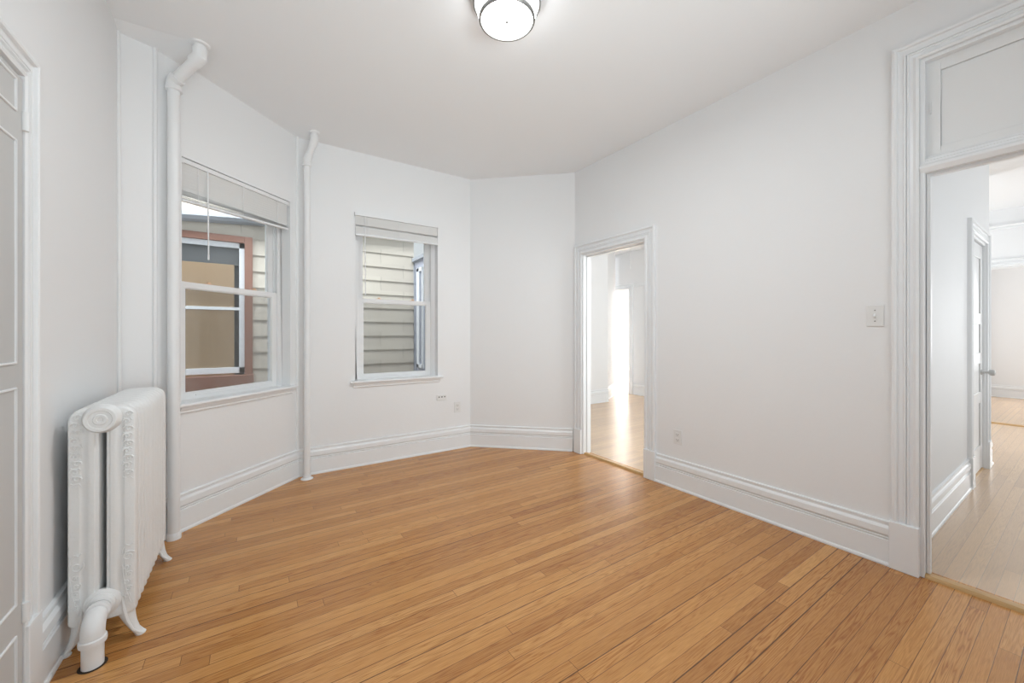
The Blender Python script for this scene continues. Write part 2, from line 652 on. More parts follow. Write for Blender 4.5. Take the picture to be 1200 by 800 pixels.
structure(obj('ceiling', mb, M_CEIL), 'plain white painted ceiling', 'ceiling')

# left wall with the door at its near end
DW0, DW1 = 1.7 + 1.10, 1.7 + 1.930
wall('wall_left', F_W, -0.1, 4.90, 0.16, 'white wall behind the radiator on the left', [(DW0, DW1, 0, 2.085)])
baseboard('baseboard_left', F_W, 1.7 + 2.00, 4.78, 0, 0.9, 'white moulded baseboard running behind the radiator')
wall('wall_pier', F_P, -0.1, F_P.len, 0.16, 'narrow white wall between left wall and tall left pipe')
baseboard('baseboard_pier', F_P, 0, F_P.len, 0.9, 0, 'short baseboard behind the far end of the radiator')

# window wall 1
W1 = (0.047, 0.933, 0.80, 2.385)
P1 = (Vector((-0.490, 3.128)) - Vector((-0.410, 3.205))).length
wall('wall_window_left', F_1, -P1, F_1.len + 0.06, 0.20, 'white angled wall holding the larger left window', [W1])
baseboard('baseboard_window_left', F_1, -P1, F_1.len, 0, 0.40, 'white moulded baseboard under the left window')
W2 = (0.480, 1.312, 0.80, 2.40)
wall('wall_window_right', F_2, -0.06, F_2.len + 0.06, 0.20, 'white wall holding the smaller right window', [W2])
baseboard('baseboard_window_right', F_2, 0, F_2.len, 0.40, 0.40, 'white moulded baseboard under the right window')
wall('wall_angled', F_3, -0.06, F_3.len + 0.05, 0.20, 'short white angled wall left of the middle doorway')
baseboard('baseboard_angled', F_3, 0, F_3.len - 0.015, 0.40, 0.4, 'white baseboard on the short angled wall')

# right wall with the middle doorway and the right opening with its transom
D1 = (ye(3.000), ye(2.207), 0, 2.085)
D2 = (ye(0.518), ye(-0.36), 0, 2.665)
TE = 0.10
wall('wall_right', F_E, -0.06, 4.95, TE, 'long white wall on the right between the two doorways', [D1, D2])
baseboard('baseboard_right', F_E, ye(2.103), ye(0.622), 0, 0, 'long white baseboard between the two doorways')
# guessed rear wall; its wide opening is added to let daylight in
wall('wall_rear', F_S, -0.1, 3.6, 0.16, 'white wall behind the camera with a wide opening', [(0.4, 3.1, 0.5, 2.5)])

# plaster patch of the ceiling between the left corner and the pipe
mb = MB()
bt = [(-0.635, 2.990, H - 0.001), (-0.300, 2.970, H - 0.001), (-0.318, 3.300, H - 0.022), (-0.49, 3.14, H - 0.022), (-0.635, 3.09, H - 0.022)]
mb.loft([bt, [(x, y, H + 0.01) for x, y, z in bt]])
structure(obj('trim_1', mb, M_CEIL), 'raised plaster patch of ceiling beside the tall left pipe', 'ceiling trim')

# corner beads
mb = MB()
mb.tube([(-0.629, 3.062, 0.24), (-0.627, 3.062, 1.6), (-0.631, 3.064, 2.6), (-0.633, 3.066, H - 0.02)], 0.010, 8)
structure(obj('trim_2', mb, M_WALL), 'rounded plaster bead down the far left corner', 'corner trim')
mb = MB()
mb.tube([(-0.487, 3.130, 0.0), (-0.487, 3.130, H)], 0.012, 10)
structure(obj('trim_3', mb, M_WALL), 'rounded wall corner just left of the tall left pipe', 'corner trim')
mb = MB()
mb.tube([(0.326, 3.900, 0.0), (0.326, 3.900, H)], 0.014, 10)
structure(obj('trim_4', mb, M_WALL), 'rounded bead in the corner behind the slim pipe', 'corner trim')


# ---------------------------------------------------------------- doorways
def door_frame(name, fr, D, t, label, cas=True, plinth=True):
    a, b, z0, z1 = D
    root = thing(name, fr((a + b) / 2, t / 2, 0), kind='structure')
    root['label'] = label
    root['category'] = 'doorway'
    casing(fr, a, b, z1, root)
    mb = MB()
    e = 0.018
    mb.box(a, a + e, -0.004, t + 0.004, 0, z1, fr)
    mb.box(b - e, b, -0.004, t + 0.004, 0, z1, fr)
    mb.box(a + e, b - e, -0.004, t + 0.004, z1 - e, z1, fr)
    # stops
    mb.box(a + e, a + e + 0.011, t * 0.4, t * 0.75, 0, z1 - e, fr)
    mb.box(b - e - 0.011, b - e, t * 0.4, t * 0.75, 0, z1 - e, fr)
    mb.box(a + e, b - e, t * 0.4, t * 0.75, z1 - e - 0.011, z1 - e, fr)
    obj('jamb', mb, M_TRIM, root, 0.002)
    return root


d1 = door_frame('door_1', F_E, D1, TE, 'middle doorway with moulded white casing')
box_part('plinth_block', F_E, (D1[1] - 0.003, D1[1] + 0.112, -0.034, 0, 0, 0.252), M_TRIM, d1, 0.004)
box_part('plinth_block', F_E, (D1[0] - 0.098, D1[0] + 0.003, -0.034, 0, 0, 0.252), M_TRIM, d1, 0.004)

d2 = door_frame('door_2', F_E, D2, TE, 'tall right doorway with fluted white casing and transom panel')
box_part('plinth_block', F_E, (D2[0] - 0.112, D2[0] + 0.003, -0.036, 0, 0, 0.252), M_TRIM, d2, 0.004)
box_part('plinth_block', F_E, (D2[1] - 0.003, D2[1] + 0.112, -0.036, 0, 0, 0.252), M_TRIM, d2, 0.004)
# transom bar, with mouldings
mb = MB()
a, b = D2[0] + 0.001, D2[1] - 0.001
prof = [(-0.004, 2.078), (TE, 2.078), (TE, 2.165), (0.026, 2.165), (0.022, 2.158), (0.012, 2.150), (0.010, 2.140),
        (0.000, 2.134), (-0.003, 2.124), (-0.014, 2.112), (-0.016, 2.100), (-0.010, 2.090)]
mb.loft([[F_E(a, p, z) for p, z in prof], [F_E(b, p, z) for p, z in prof]])
obj('transom_bar', mb, M_TRIM, d2)
# stop strip under the bar
mb = MB()
mb.box(a + 0.018, a + 0.032, 0.03, 0.062, 0, 2.078, F_E)
mb.box(b - 0.032, b - 0.018, 0.03, 0.062, 0, 2.078, F_E)
mb.box(a + 0.032, b - 0.032, 0.03, 0.062, 2.064, 2.078, F_E)
obj('door_stop', mb, M_TRIM, d2, 0.002)
# transom panel: flat sheet with a recessed rectangle
mb = MB()
pa, pb, za, zb = a + 0.012, b - 0.012, 2.165, 2.655
ia, ib, ja, jb = a + 0.068, b - 0.068, 2.205, 2.590
y0, y1 = 0.030, 0.062
mb.box(pa, ia, y0, y1, za, zb, F_E)
mb.box(ib, pb, y0, y1, za, zb, F_E)
mb.box(ia, ib, y0, y1, za, ja, F_E)
mb.box(ia, ib, y0, y1, jb, zb, F_E)
mb.box(ia, ib, y0 + 0.010, y1, ja, jb, F_E)
mb.box(a + 0.0, pa + 0.001, 0.028, 0.07, za, zb, F_E)
obj('transom_panel', mb, M_DOOR, d2, 0.002)
mb = MB()
mb.box(a + 0.030, a + 0.036, 0.024, 0.031, 2.38, 2.44, F_E)
obj('transom_catch', mb, M_DOOR, d2, 0.001)


def threshold(name, fr, a, b, n0, n1, label, hgt=0.016):
    mb = MB()
    w = n1 - n0
    prof = [(n0, 0.0), (n0 + 0.004, hgt * 0.55), (n0 + w * 0.18, hgt), (n0 + w * 0.8, hgt), (n1, hgt * 0.3), (n1, 0)]
    mb.loft([[fr(a, p, z) for p, z in prof], [fr(b, p, z) for p, z in prof]])
    return structure(obj(name, mb, M_WOODTRIM), label, 'threshold')


threshold('trim_5', F_E, D1[0] + 0.018, D1[1] - 0.018, 0.002, 0.052, 'light oak threshold strip in the middle doorway')
threshold('trim_6', F_E, D2[0] + 0.018, D2[1] - 0.018, -0.004, 0.060, 'light oak threshold strip in the right doorway')

# ---------------------------------------------------------------- left door (closed)
d3 = thing('door_3', F_W((DW0 + DW1) / 2, 0.03, 0), kind='structure')
d3['label'] = 'white panelled door at the left edge'
d3['category'] = 'door'
casing(F_W, DW0, DW1, 2.085, d3, w=0.87)
mb = MB()
mb.box(DW0, DW0 + 0.012, -0.002, 0.12, 0, 2.085, F_W)
mb.box(DW1 - 0.012, DW1, -0.002, 0.12, 0, 2.085, F_W)
mb.box(DW0, DW1, -0.002, 0.12, 2.073, 2.085, F_W)
obj('jamb', mb, M_TRIM, d3)
mb = MB()
a, b = DW0 + 0.014, DW1 - 0.006
st = 0.048
fz = [0.01, 0.045, 0.115, 0.300, 0.365, 1.915, 2.005, 2.075, 2.070]
N0, N1 = -0.016, 0.024
mb.box(a, a + st, N0, N1, 0.01, 2.074, F_W)
mb.box(b - st, b, N0, N1, 0.01, 2.070, F_W)
panels = [(0.05, 0.303), (0.402, 1.08), (1.16, 1.857), (1.951, 2.050)]
zc = 0.01
for (pz0, pz1) in panels:
    mb.box(a + st, b - st, N0, N1, zc, pz0, F_W)
    zc = pz1
mb.box(a + st, b - st, N0, N1, zc, 2.070, F_W)
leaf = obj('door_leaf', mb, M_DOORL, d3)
for (pz0, pz1) in panels:
    m2 = MB()
    c0, c1 = a + st, b - st
    o_ = [(c0, pz0), (c1, pz0), (c1, pz1), (c0, pz1)]
    i_ = [(c0 + 0.012, pz0 + 0.012), (c1 - 0.012, pz0 + 0.012), (c1 - 0.012, pz1 - 0.012), (c0 + 0.012, pz1 - 0.012)]
    m2.loft([[F_W(u, N0, z) for u, z in o_], [F_W(u, N0 + 0.012, z) for u, z in i_], [F_W(u, N0 + 0.03, z) for u, z in i_]])
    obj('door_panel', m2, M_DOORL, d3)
    m3 = MB()
    e = 0.0035
    m3.box(c0 - e, c0 + e, N0 - 0.005, N0 + 0.004, pz0 - e, pz1 + e, F_W)
    m3.box(c1 - e, c1 + e, N0 - 0.005, N0 + 0.004, pz0 - e, pz1 + e, F_W)
    m3.box(c0 + e, c1 - e, N0 - 0.005, N0 + 0.004, pz0 - e, pz0 + e, F_W)
    m3.box(c0 + e, c1 - e, N0 - 0.005, N0 + 0.004, pz1 - e, pz1 + e, F_W)
    obj('panel_bead', m3, M_TRIM, d3, 0.002)['label'] = 'whiter bead around a door panel'
for zc in (1.937, 0.352):
    mb = MB()
    c = F_W(DW1 - 0.004, -0.010, zc)
    mb.tube([(c[0] + 0.012, c[1], zc - 0.03), (c[0] + 0.012, c[1], zc + 0.03)], 0.009, 12)
    obj('hinge', mb, M_DOOR, d3)
mb = MB()
c = F_W(DW0 + 0.075, 0.0, 0.95)
mb.lathe([(0.026, 0.0), (0.026, 0.004), (0.010, 0.008), (0.010, 0.03), (0.024, 0.042), (0.027, 0.055), (0.016, 0.066)],
         (c[0] + 0.016, c[1], 0.95), 'x', 24)
obj('door_knob', mb, M_NICKEL, d3)
box_part('plinth_block', F_W, (DW1 + 0.001, DW1 + 0.096, -0.030, 0, 0, 0.30), M_TRIM, d3, 0.003)


# ---------------------------------------------------------------- windows
def make_window(name, fr, Wd, label):
    a, b, z0, z1 = Wd
    root = thing(name, fr((a + b) / 2, 0.10, z0), kind='structure')
    root['label'] = label
    root['category'] = 'window'
    # fixed frame with stepped jamb channels
    mb = MB()
    fw = 0.045
    for (n0, n1, w) in ((0.085, 0.190, 0.030), (0.085, 0.094, fw), (0.124, 0.134, fw), (0.168, 0.190, fw)):
        mb.box(a, a + w, n0, n1, z0, z1, fr)
        mb.box(b - w, b, n0, n1, z0, z1, fr)
        mb.box(a + w, b - w, n0, n1, z1 - w * 0.8, z1, fr)
    mb.box(a + 0.03, b - 0.03, 0.085, 0.19, z0, z0 + 0.012, fr)
    obj('window_frame', mb, M_VINYL, root, 0.0015)
    sa, sb = a + 0.040, b - 0.040
    sw = 0.052
    zm = 1.577

    def sash(nm, n0, n1, lo, hi, bot, top):
        mb = MB()
        mb.box(sa, sa + sw, n0, n1, lo, hi, fr)
        mb.box(sb - sw, sb, n0, n1, lo, hi, fr)
        mb.box(sa + sw, sb - sw, n0, n1, lo, lo + bot, fr)
        mb.box(sa + sw, sb - sw, n0, n1, hi - top, hi, fr)
        # glazing bead
        g0, g1 = n0 + 0.008, n1 - 0.004
        mb.box(sa + sw, sa + sw + 0.006, g0, g1, lo + bot, hi - top, fr)
        mb.box(sb - sw - 0.006, sb - sw, g0, g1, lo + bot, hi - top, fr)
        mb.box(sa + sw, sb - sw, g0, g1, lo + bot, lo + bot + 0.006, fr)
        mb.box(sa + sw, sb - sw, g0, g1, hi - top - 0.006, hi - top, fr)
        s = obj(nm, mb, M_VINYL, root, 0.0015)
        g = MB()
        nm_ = (n0 + n1) / 2
        g.box(sa + sw, sb - sw, nm_ - 0.002, nm_ + 0.002, lo + bot, hi - top, fr)
        obj('glass_pane', g, M_GLASS, s)
        return s
    s1 = sash('lower_sash', 0.095, 0.123, z0 + 0.010, 1.600, 0.045, 0.040)
    s2 = sash('upper_sash', 0.135, 0.165, 1.562, z1 - 0.03, 0.036, 0.045)
    # cam locks on the meeting rail
    for f in (0.27, 0.73):
        u = sa + (sb - sa) * f
        mb = MB()
        mb.box(u - 0.024, u + 0.024, 0.098, 0.120, 1.600, 1.606, fr)
        mb.box(u - 0.006, u + 0.018, 0.101, 0.116, 1.606, 1.618, fr)
        k = obj('sash_lock', mb, M_TAN, s1, 0.003)
        k['label'] = 'tan sash lock'
    # lift rail
    mb = MB()
    mb.box(sa + 0.12, sb - 0.12, 0.088, 0.096, z0 + 0.034, z0 + 0.041, fr)
    obj('sash_lift', mb, M_VINYL, s1, 0.001)
    # insect screen outside the lower half
    mb = MB()
    mb.box(a + 0.045, b - 0.045, 0.1765, 0.1780, z0 + 0.02, 1.575, fr)
    obj('insect_screen', mb, M_SCREEN, root)
    # stool and apron
    mb = MB()
    ov = 0.045
    prof = [(0.09, z0 - 0.004), (0.09, z0 + 0.012), (0.0, z0 + 0.010), (-0.032, z0 + 0.010), (-0.040, z0 + 0.004),
            (-0.042, z0 - 0.006), (-0.036, z0 - 0.016), (0.0, z0 - 0.020)]
    mb.box(a, b, 0.0, 0.095, z0 - 0.002, z0 + 0.010, fr)
    prof = [(0.0, z0 + 0.010), (-0.034, z0 + 0.010), (-0.041, z0 + 0.005), (-0.043, z0 - 0.004), (-0.038, z0 - 0.013), (0.0, z0 - 0.016)]
    mb.loft([[fr(a - ov, p, z) for p, z in prof], [fr(b + ov, p, z) for p, z in prof]])
    obj('window_stool', mb, M_TRIM, root)
    mb = MB()
    prof = [(0.0, z0 - 0.016), (-0.024, z0 - 0.016), (-0.022, z0 - 0.030), (-0.014, z0 - 0.040), (-0.014, z0 - 0.052), (0.0, z0 - 0.058)]
    mb.loft([[fr(a - ov + 0.025, p, z) for p, z in prof], [fr(b + ov - 0.025, p, z) for p, z in prof]])
    obj('window_apron', mb, M_TRIM, root)
    return root


make_window('window_1', F_1, W1, 'larger double hung window on the left, facing a brown trimmed window')
make_window('window_2', F_2, W2, 'smaller double hung window, facing grey siding')


# ---------------------------------------------------------------- blinds
def make_blind(fr, a, b, ztop, nn, label, group, slat_sets, rail_l, rail_r, wand_u, wand_z, cords):
    root = thing('window_blind', fr((a + b) / 2, nn, rail_l), label, 'blind', group)
    mb = MB()
    mb.box(a, b, nn - 0.016, nn + 0.016, ztop - 0.028, ztop, fr)
    mb.box(a, a + 0.012, nn - 0.018, nn + 0.016, ztop - 0.034, ztop, fr)
    mb.box(b - 0.012, b, nn - 0.018, nn + 0.016, ztop - 0.034, ztop, fr)
    obj('headrail', mb, M_VINYL, root, 0.001)
    mb = MB()
    for (zt, zb, num, tilt, drop) in slat_sets:
        for i in range(num):
            t = i / max(1, num - 1)
            z = zt + (zb - zt) * t
            # curved cross section, each slat sloping with the stack (drop = left end lower)
            sec = []
            for k in range(5):
                s = (k / 4 - 0.5) * 0.025
                sec.append((nn + s * math.cos(tilt), z + s * math.sin(tilt) + 0.0012 * (1 - (k / 2 - 1) ** 2)))
            jig = random.uniform(-0.001, 0.001)
            l0 = [fr(a + 0.008, p, q - drop * t + jig) for p, q in sec] + [fr(a + 0.008, p, q - drop * t + jig - 0.0007) for p, q in sec[::-1]]
            l1 = [fr(b - 0.008, p, q + jig) for p, q in sec] + [fr(b - 0.008, p, q + jig - 0.0007) for p, q in sec[::-1]]
            mb.loft([l0, l1])
    obj('slats', mb, M_SLAT, root)
    # bottom rail, a little askew
    mb = MB()
    rz = 0.016
    l0 = [fr(a + 0.006, nn + p, rail_l + q) for p, q in ((-0.014, 0), (0.014, 0), (0.012, rz), (-0.012, rz))]
    l1 = [fr(b - 0.006, nn + p, rail_r + q) for p, q in ((-0.014, 0), (0.014, 0), (0.012, rz), (-0.012, rz))]
    mb.loft([l0, l1])
    obj('bottom_rail', mb, M_VINYL, root, 0.002)
    # ladder tapes
    for c in cords:
        mb = MB()
        u = a + (b - a) * c
        zb = rail_l + (rail_r - rail_l) * c
        mb.box(u - 0.0012, u + 0.0012, nn - 0.0165, nn - 0.0145, zb, ztop - 0.02, fr)
        mb.box(u - 0.010, u + 0.010, nn - 0.0165, nn - 0.0135, zb + 0.001, zb + 0.013, fr)
        obj('ladder_cord', mb, M_VINYL, root)
    mb = MB()
    p0 = fr(wand_u, nn - 0.022, ztop - 0.03)
    p1 = fr(wand_u + 0.004, nn - 0.024, wand_z)
    mb.tube([p0, (p0[0], p0[1], p0[2] - 0.03), p1], 0.0042, 8)
    mb.tube([p1, (p1[0], p1[1], p1[2] - 0.035)], 0.0055, 8)
    w = obj('tilt_wand', mb, M_VINYL, root)
    return root


make_blind(F_1, 0.051, 0.929, 2.380, 0.022,
           'raised white mini blind hanging slightly crooked in the larger left window', None,
           [(2.340, 2.190, 10, -1.05, 0.035), (2.176, 2.160, 6, 0.1, 0.033)],
           2.105, 2.142, 0.215, 1.79, (0.12, 0.5, 0.86))
make_blind(F_2, 0.470, 1.310, 2.402, -0.010,
           'raised white mini blind with a bright gap in its slats at the smaller right window', None,
           [(2.360, 2.302, 5, -1.05, 0.0), (2.262, 2.210, 7, -1.10, 0.0)],
           2.185, 2.195, 0.560, 1.66, (0.14, 0.5, 0.88))
# thin dark shadow gap above each headrail: lintel strip
# ---------------------------------------------------------------- wall plates
def plate_root(fr, u, z, name, label, cat):
    return thing(name, fr(u, 0, z), label, cat)


def outlet(fr, u, zc, label):
    r = plate_root(fr, u, zc - 0.058, 'wall_outlet', label, 'outlet')
    mb = MB()
    mb.box(u - 0.037, u + 0.037, -0.006, 0, zc - 0.058, zc + 0.058, fr)
    obj('cover_plate', mb, M_PLATE, r, 0.002)
    for dz in (-0.021, 0.021):
        mb = MB()
        mb.box(u - 0.016, u + 0.016, -0.009, -0.004, zc + dz - 0.015, zc + dz + 0.015, fr)
        s = obj('socket_face', mb, M_PLATE, r, 0.003)
        mb = MB()
        mb.box(u - 0.008, u - 0.0055, -0.0095, -0.008, zc + dz - 0.004, zc + dz + 0.007, fr)
        mb.box(u + 0.0055, u + 0.008, -0.0095, -0.008, zc + dz - 0.004, zc + dz + 0.006, fr)
        mb.box(u - 0.002, u + 0.002, -0.0095, -0.008, zc + dz - 0.011, zc + dz - 0.007, fr)
        obj('socket_slots', mb, M_SLOT, s)
    return r


outlet(F_E, ye(1.898), 0.416, 'white duplex outlet on the long right wall')
outlet(F_2, 1.541, 0.453, 'white duplex outlet low on the wall right of the smaller window')
r = plate_root(F_2, 1.356, 0.553, 'phone_jack', 'small wide white jack plate with dark holes under the smaller window', 'wall plate')
mb = MB()
mb.box(1.300, 1.412, -0.008, 0, 0.545, 0.602, F_2)
obj('cover_plate', mb, M_PLATE, r, 0.002)
for du in (-0.032, 0.0, 0.032):
    mb = MB()
    mb.box(1.356 + du - 0.006, 1.356 + du + 0.006, -0.0088, -0.0075, 0.574, 0.586, F_2)
    obj('jack_hole', mb, M_SLOT, r)
us = ye(0.691)
r = plate_root(F_E, us, 1.294, 'light_switch', 'white toggle light switch left of the right doorway', 'switch')
mb = MB()
mb.box(us - 0.036, us + 0.036, -0.007, 0, 1.294, 1.410, F_E)
obj('cover_plate', mb, M_PLATE, r, 0.002)
mb = MB()
prof = [(-0.006, 1.340), (-0.006, 1.364), (-0.011, 1.362), (-0.019, 1.350), (-0.019, 1.345), (-0.010, 1.340)]
mb.loft([[F_E(us - 0.005, p, z) for p, z in prof], [F_E(us + 0.005, p, z) for p, z in prof]])
obj('toggle', mb, M_PLATE, r)
for z in (1.322, 1.382):
    mb = MB()
    mb.lathe([(0.0035, 0.001), (0.0035, -0.0015)], F_E(us, -0.007, z), 'x', 12)
    obj('screw', mb, M_NICKEL, r)

# ---------------------------------------------------------------- radiator
RX0, RX1, RZ0, RZ1 = -0.597, -0.400, 0.105, 0.962
RCX = (RX0 + RX1) / 2
NSEC, PITCH, RY0 = 12, 0.0575, 2.200
SEC_T = 0.047


def rrect(x0, x1, z0, z1, r, nc=6, nx=4, nzv=14, rb=None):
    """rounded rectangle, same point count for every call"""
    pts = []
    rb = rb or r
    cs = [(x1 - rb, z0 + rb, -90), (x1 - r, z1 - r, 0), (x0 + r, z1 - r, 90), (x0 + rb, z0 + rb, 180)]
    rs = [rb, r, r, rb]
    ns = [nzv, nx, nzv, nx]
    for k, (cx, cz, a0) in enumerate(cs):
        for i in range(nc + 1):
            a = math.radians(a0 + 90 * i / nc)
            pts.append((cx + rs[k] * math.cos(a), cz + rs[k] * math.sin(a)))
        nxt = cs[(k + 1) % 4]
        a = math.radians(a0 + 90)
        p0 = pts[-1]
        a1 = math.radians(nxt[2])
        r2 = rs[(k + 1) % 4]
        p1 = (nxt[0] + r2 * math.cos(a1), nxt[1] + r2 * math.sin(a1))
        for i in range(1, ns[k]):
            t = i / ns[k]
            pts.append((p0[0] + (p1[0] - p0[0]) * t, p0[1] + (p1[1] - p0[1]) * t))
    return pts


def section_mesh(end=False):
    mb = MB()
    w = (RX1 - RX0) / 2
    O = rrect(-w, w, RZ0, RZ1, 0.055, rb=0.022)
    I = rrect(-0.0085, 0.0085, 0.205, 0.872, 0.0080)
    h = SEC_T / 2
    if end:
        prof = [(0.0, 0.30), (0.02, 0.72), (0.06, 0.95), (0.10, 1.0), (0.38, 1.0), (0.42, 0.86), (0.50, 0.80),
                (0.58, 0.86), (0.64, 1.06), (0.74, 1.10), (0.84, 1.06), (0.88, 0.88), (0.96, 0.84), (1.0, 0.5)]
    else:
        prof = [(0.0, 0.04), (0.025, 0.26), (0.07, 0.48), (0.14, 0.74), (0.24, 0.90), (0.42, 0.92), (0.52, 0.80),
                (0.70, 1.0), (0.84, 1.222), (1.0, 1.222)]
    rings = []
    for t, y in prof:
        rings.append([(o[0] + (i[0] - o[0]) * t, -h * y, o[1] + (i[1] - o[1]) * t) for o, i in zip(O, I)])
    for t, y in reversed(prof):
        yy = 1.222 if t > 0.8 else min(y, 1.0)
        rings.append([(o[0] + (i[0] - o[0]) * t, h * yy, o[1] + (i[1] - o[1]) * t) for o, i in zip(O, I)])
    rings.append(rings[0])
    mb.loft(rings, True, False, True)
    return mb


def scroll(cx, cz, r0, turns, sgn, start=0.0, n=26):
    pts = []
    for i in range(n):
        t = i / (n - 1)
        a = start + sgn * turns * 2 * math.pi * t
        r = r0 * (1 - 0.85 * t)
        pts.append((cx + r * math.cos(a), cz + r * math.sin(a)))
    return pts


rad = thing('radiator', (RCX, RY0 + NSEC * PITCH / 2, 0.0),
            'tall white cast iron radiator with ornate end section against the left wall', 'radiator')
RY = RY0 + SEC_T / 2
ES = section_mesh(True)
ES.v = [(x + RCX, y + RY, z) for x, y, z in ES.v]
# cast ornament in low relief
mb = ES
yf = RY0 - 0.001


def relief(pts, r):
    mb.tube([(x, yf, z) for x, z in pts], r, 6)


for side in (-1, 1):
    cx = RCX + side * 0.0735
    z = 0.925
    k = 0
    while z > 0.655:
        s = 1 if k % 2 == 0 else -1
        relief(scroll(cx + s * 0.004, z, 0.0125, 1.1, s, math.pi * (0 if s > 0 else 1)), [0.0038 - 0.0014 * i / 25 for i in range(26)])
        relief([(cx - s * 0.014, z - 0.014), (cx - s * 0.006, z - 0.020), (cx + s * 0.008, z - 0.017), (cx + s * 0.015, z - 0.026)], 0.0024)
        z -= 0.030
        k += 1
    for s, zc, r in ((1, 0.345, 0.021), (-1, 0.300, 0.012), (1, 0.270, 0.012), (-1, 0.240, 0.012), (1, 0.212, 0.011), (-1, 0.185, 0.010)):
        relief(scroll(cx + s * 0.003, zc, r, 1.4, s * side, 0.6), 0.0026)
    relief([(cx + 0.016, 0.395), (cx + 0.006, 0.385), (cx - 0.004, 0.392), (cx - 0.014, 0.378), (cx - 0.018, 0.350)], 0.0024)
    relief([(cx - 0.016, 0.31), (cx - 0.012, 0.26), (cx - 0.004, 0.20), (cx + 0.008, 0.155)], 0.0022)
obj('end_section', ES, M_RAD, rad)
# middle sections share one mesh
SM = section_mesh(False)
SM.v = [(x + RCX, y + RY + PITCH, z) for x, y, z in SM.v]
sec0 = obj('section', SM, M_RAD, rad)
for i in range(2, NSEC):
    c = sec0.copy()
    COL.objects.link(c)
    c.parent = rad
    c.location = (0, PITCH * (i - 1), 0)
# hubs joining the sections
for nm, zc in (('top_nipple', 0.918), ('bottom_nipple', 0.165)):
    mb = MB()
    mb.tube([(RCX, RY, zc), (RCX, RY + PITCH * (NSEC - 1), zc)], 0.026, 16)
    obj(nm, mb, M_RAD, rad)
# upper end plug
mb = MB()
mb.lathe([(0.058, 0.004), (0.057, -0.008), (0.052, -0.014), (0.050, -0.028), (0.046, -0.033), (0.036, -0.033),
          (0.033, -0.030), (0.022, -0.030), (0.019, -0.034), (0.010, -0.034), (0.008, -0.031), (0.001, -0.031)],
         (RCX, RY0, 0.915), 'y', 40)
obj('end_plug', mb, M_RAD, rad)
# dark core seen through the slot


# feet
def foot(x, y, sx):
    mb = MB()
    path = [(x - sx * 0.034, 0.215, 0.030, 0.016), (x - sx * 0.036, 0.170, 0.034, 0.020), (x - sx * 0.036, 0.130, 0.032, 0.021),
            (x - sx * 0.028, 0.095, 0.026, 0.020), (x - sx * 0.018, 0.062, 0.021, 0.019), (x - sx * 0.006, 0.034, 0.016, 0.020),
            (x + sx * 0.006, 0.018, 0.013, 0.021), (x + sx * 0.016, 0.0095, 0.008, 0.018)]
    loops = []
    for px, pz, rw, ry in path:
        rz = rw * 0.7 if pz < 0.03 else rw
        loops.append([(px + rw * math.cos(a), y + ry * math.sin(a), max(0.0, pz + rz * 0.25 * math.cos(a) * -sx - (0.008 if pz < 0.02 else 0) * (1 if math.cos(a) < 0 else 0)))
                      for a in [2 * math.pi * k / 12 for k in range(12)]])
    mb.loft(loops, True, True, True)
    # toe resting on the floor, and the raised flange along the leg
    mb.lathe([(0.016, 0.0), (0.018, 0.005), (0.013, 0.012), (0.004, 0.015)], (x + sx * 0.012, y, 0.0), 'z', 16)
    mb.tube([(x - sx * 0.040, y - 0.020, 0.185), (x - sx * 0.034, y - 0.023, 0.13), (x - sx * 0.024, y - 0.022, 0.080),
             (x - sx * 0.008, y - 0.020, 0.036), (x + sx * 0.012, y - 0.017, 0.014)], [0.004, 0.006, 0.006, 0.005, 0.004], 8)
    return mb


for yy in (RY, RY + PITCH * (NSEC - 1)):
    obj('foot', foot(RX1 - 0.003, yy, 1), M_RAD, rad)
    obj('foot', foot(RX0 + 0.003, yy, -1), M_RAD, rad)
# supply pipe: boss, union, elbow, riser
EX, EY = -0.503, 2.105
mb = MB()
mb.lathe([(0.055, 0.010), (0.055, -0.003), (0.049, -0.010), (0.043, -0.012), (0.042, -0.018), (0.036, -0.022), (0.033, -0.036)],
         (RCX, RY0, 0.180), 'y', 36)
obj('inlet_boss', mb, M_RAD, rad)
mb = MB()
pts = [(RCX, RY0 - 0.02, 0.178), (RCX - 0.001, RY0 - 0.045, 0.176)]
for k in range(7):
    a = math.radians(15 + 70 * k / 6)
    pts.append((EX, EY + 0.050 - 0.050 * math.sin(a), 0.120 + 0.050 * math.cos(a)))
pts.append((EX, EY, 0.108))
mb.tube(pts, [0.028, 0.029] + [0.032, 0.033, 0.034, 0.034, 0.034, 0.034, 0.034] + [0.034], 20)
mb.lathe([(0.033, 0.108), (0.039, 0.105), (0.040, 0.092), (0.039, 0.085), (0.031, 0.083)], (EX, EY, 0), 'z', 28)
mb.lathe([(0.030, -0.060), (0.036, -0.058), (0.037, -0.050), (0.036, -0.043), (0.030, -0.040)], (RCX - 0.001, RY0, 0.176), 'y', 28)
obj('pipe_elbow', mb, M_PIPE, rad)
mb = MB()
mb.lathe([(0.031, 0.0), (0.031, 0.090)], (EX, EY, 0), 'z', 24)
obj('supply_pipe', mb, M_PIPE, rad)
# dark rim of the hole in the floor
mb = MB()
mb.lathe([(0.031, 0.0), (0.040, 0.0), (0.041, 0.0012), (0.031, 0.0012)], (EX, EY, 0), 'z', 24, ring=True)
fo = obj('floor_hole_rim', mb, M_GAP, rad)
fo['label'] = 'dark ring around the supply pipe'


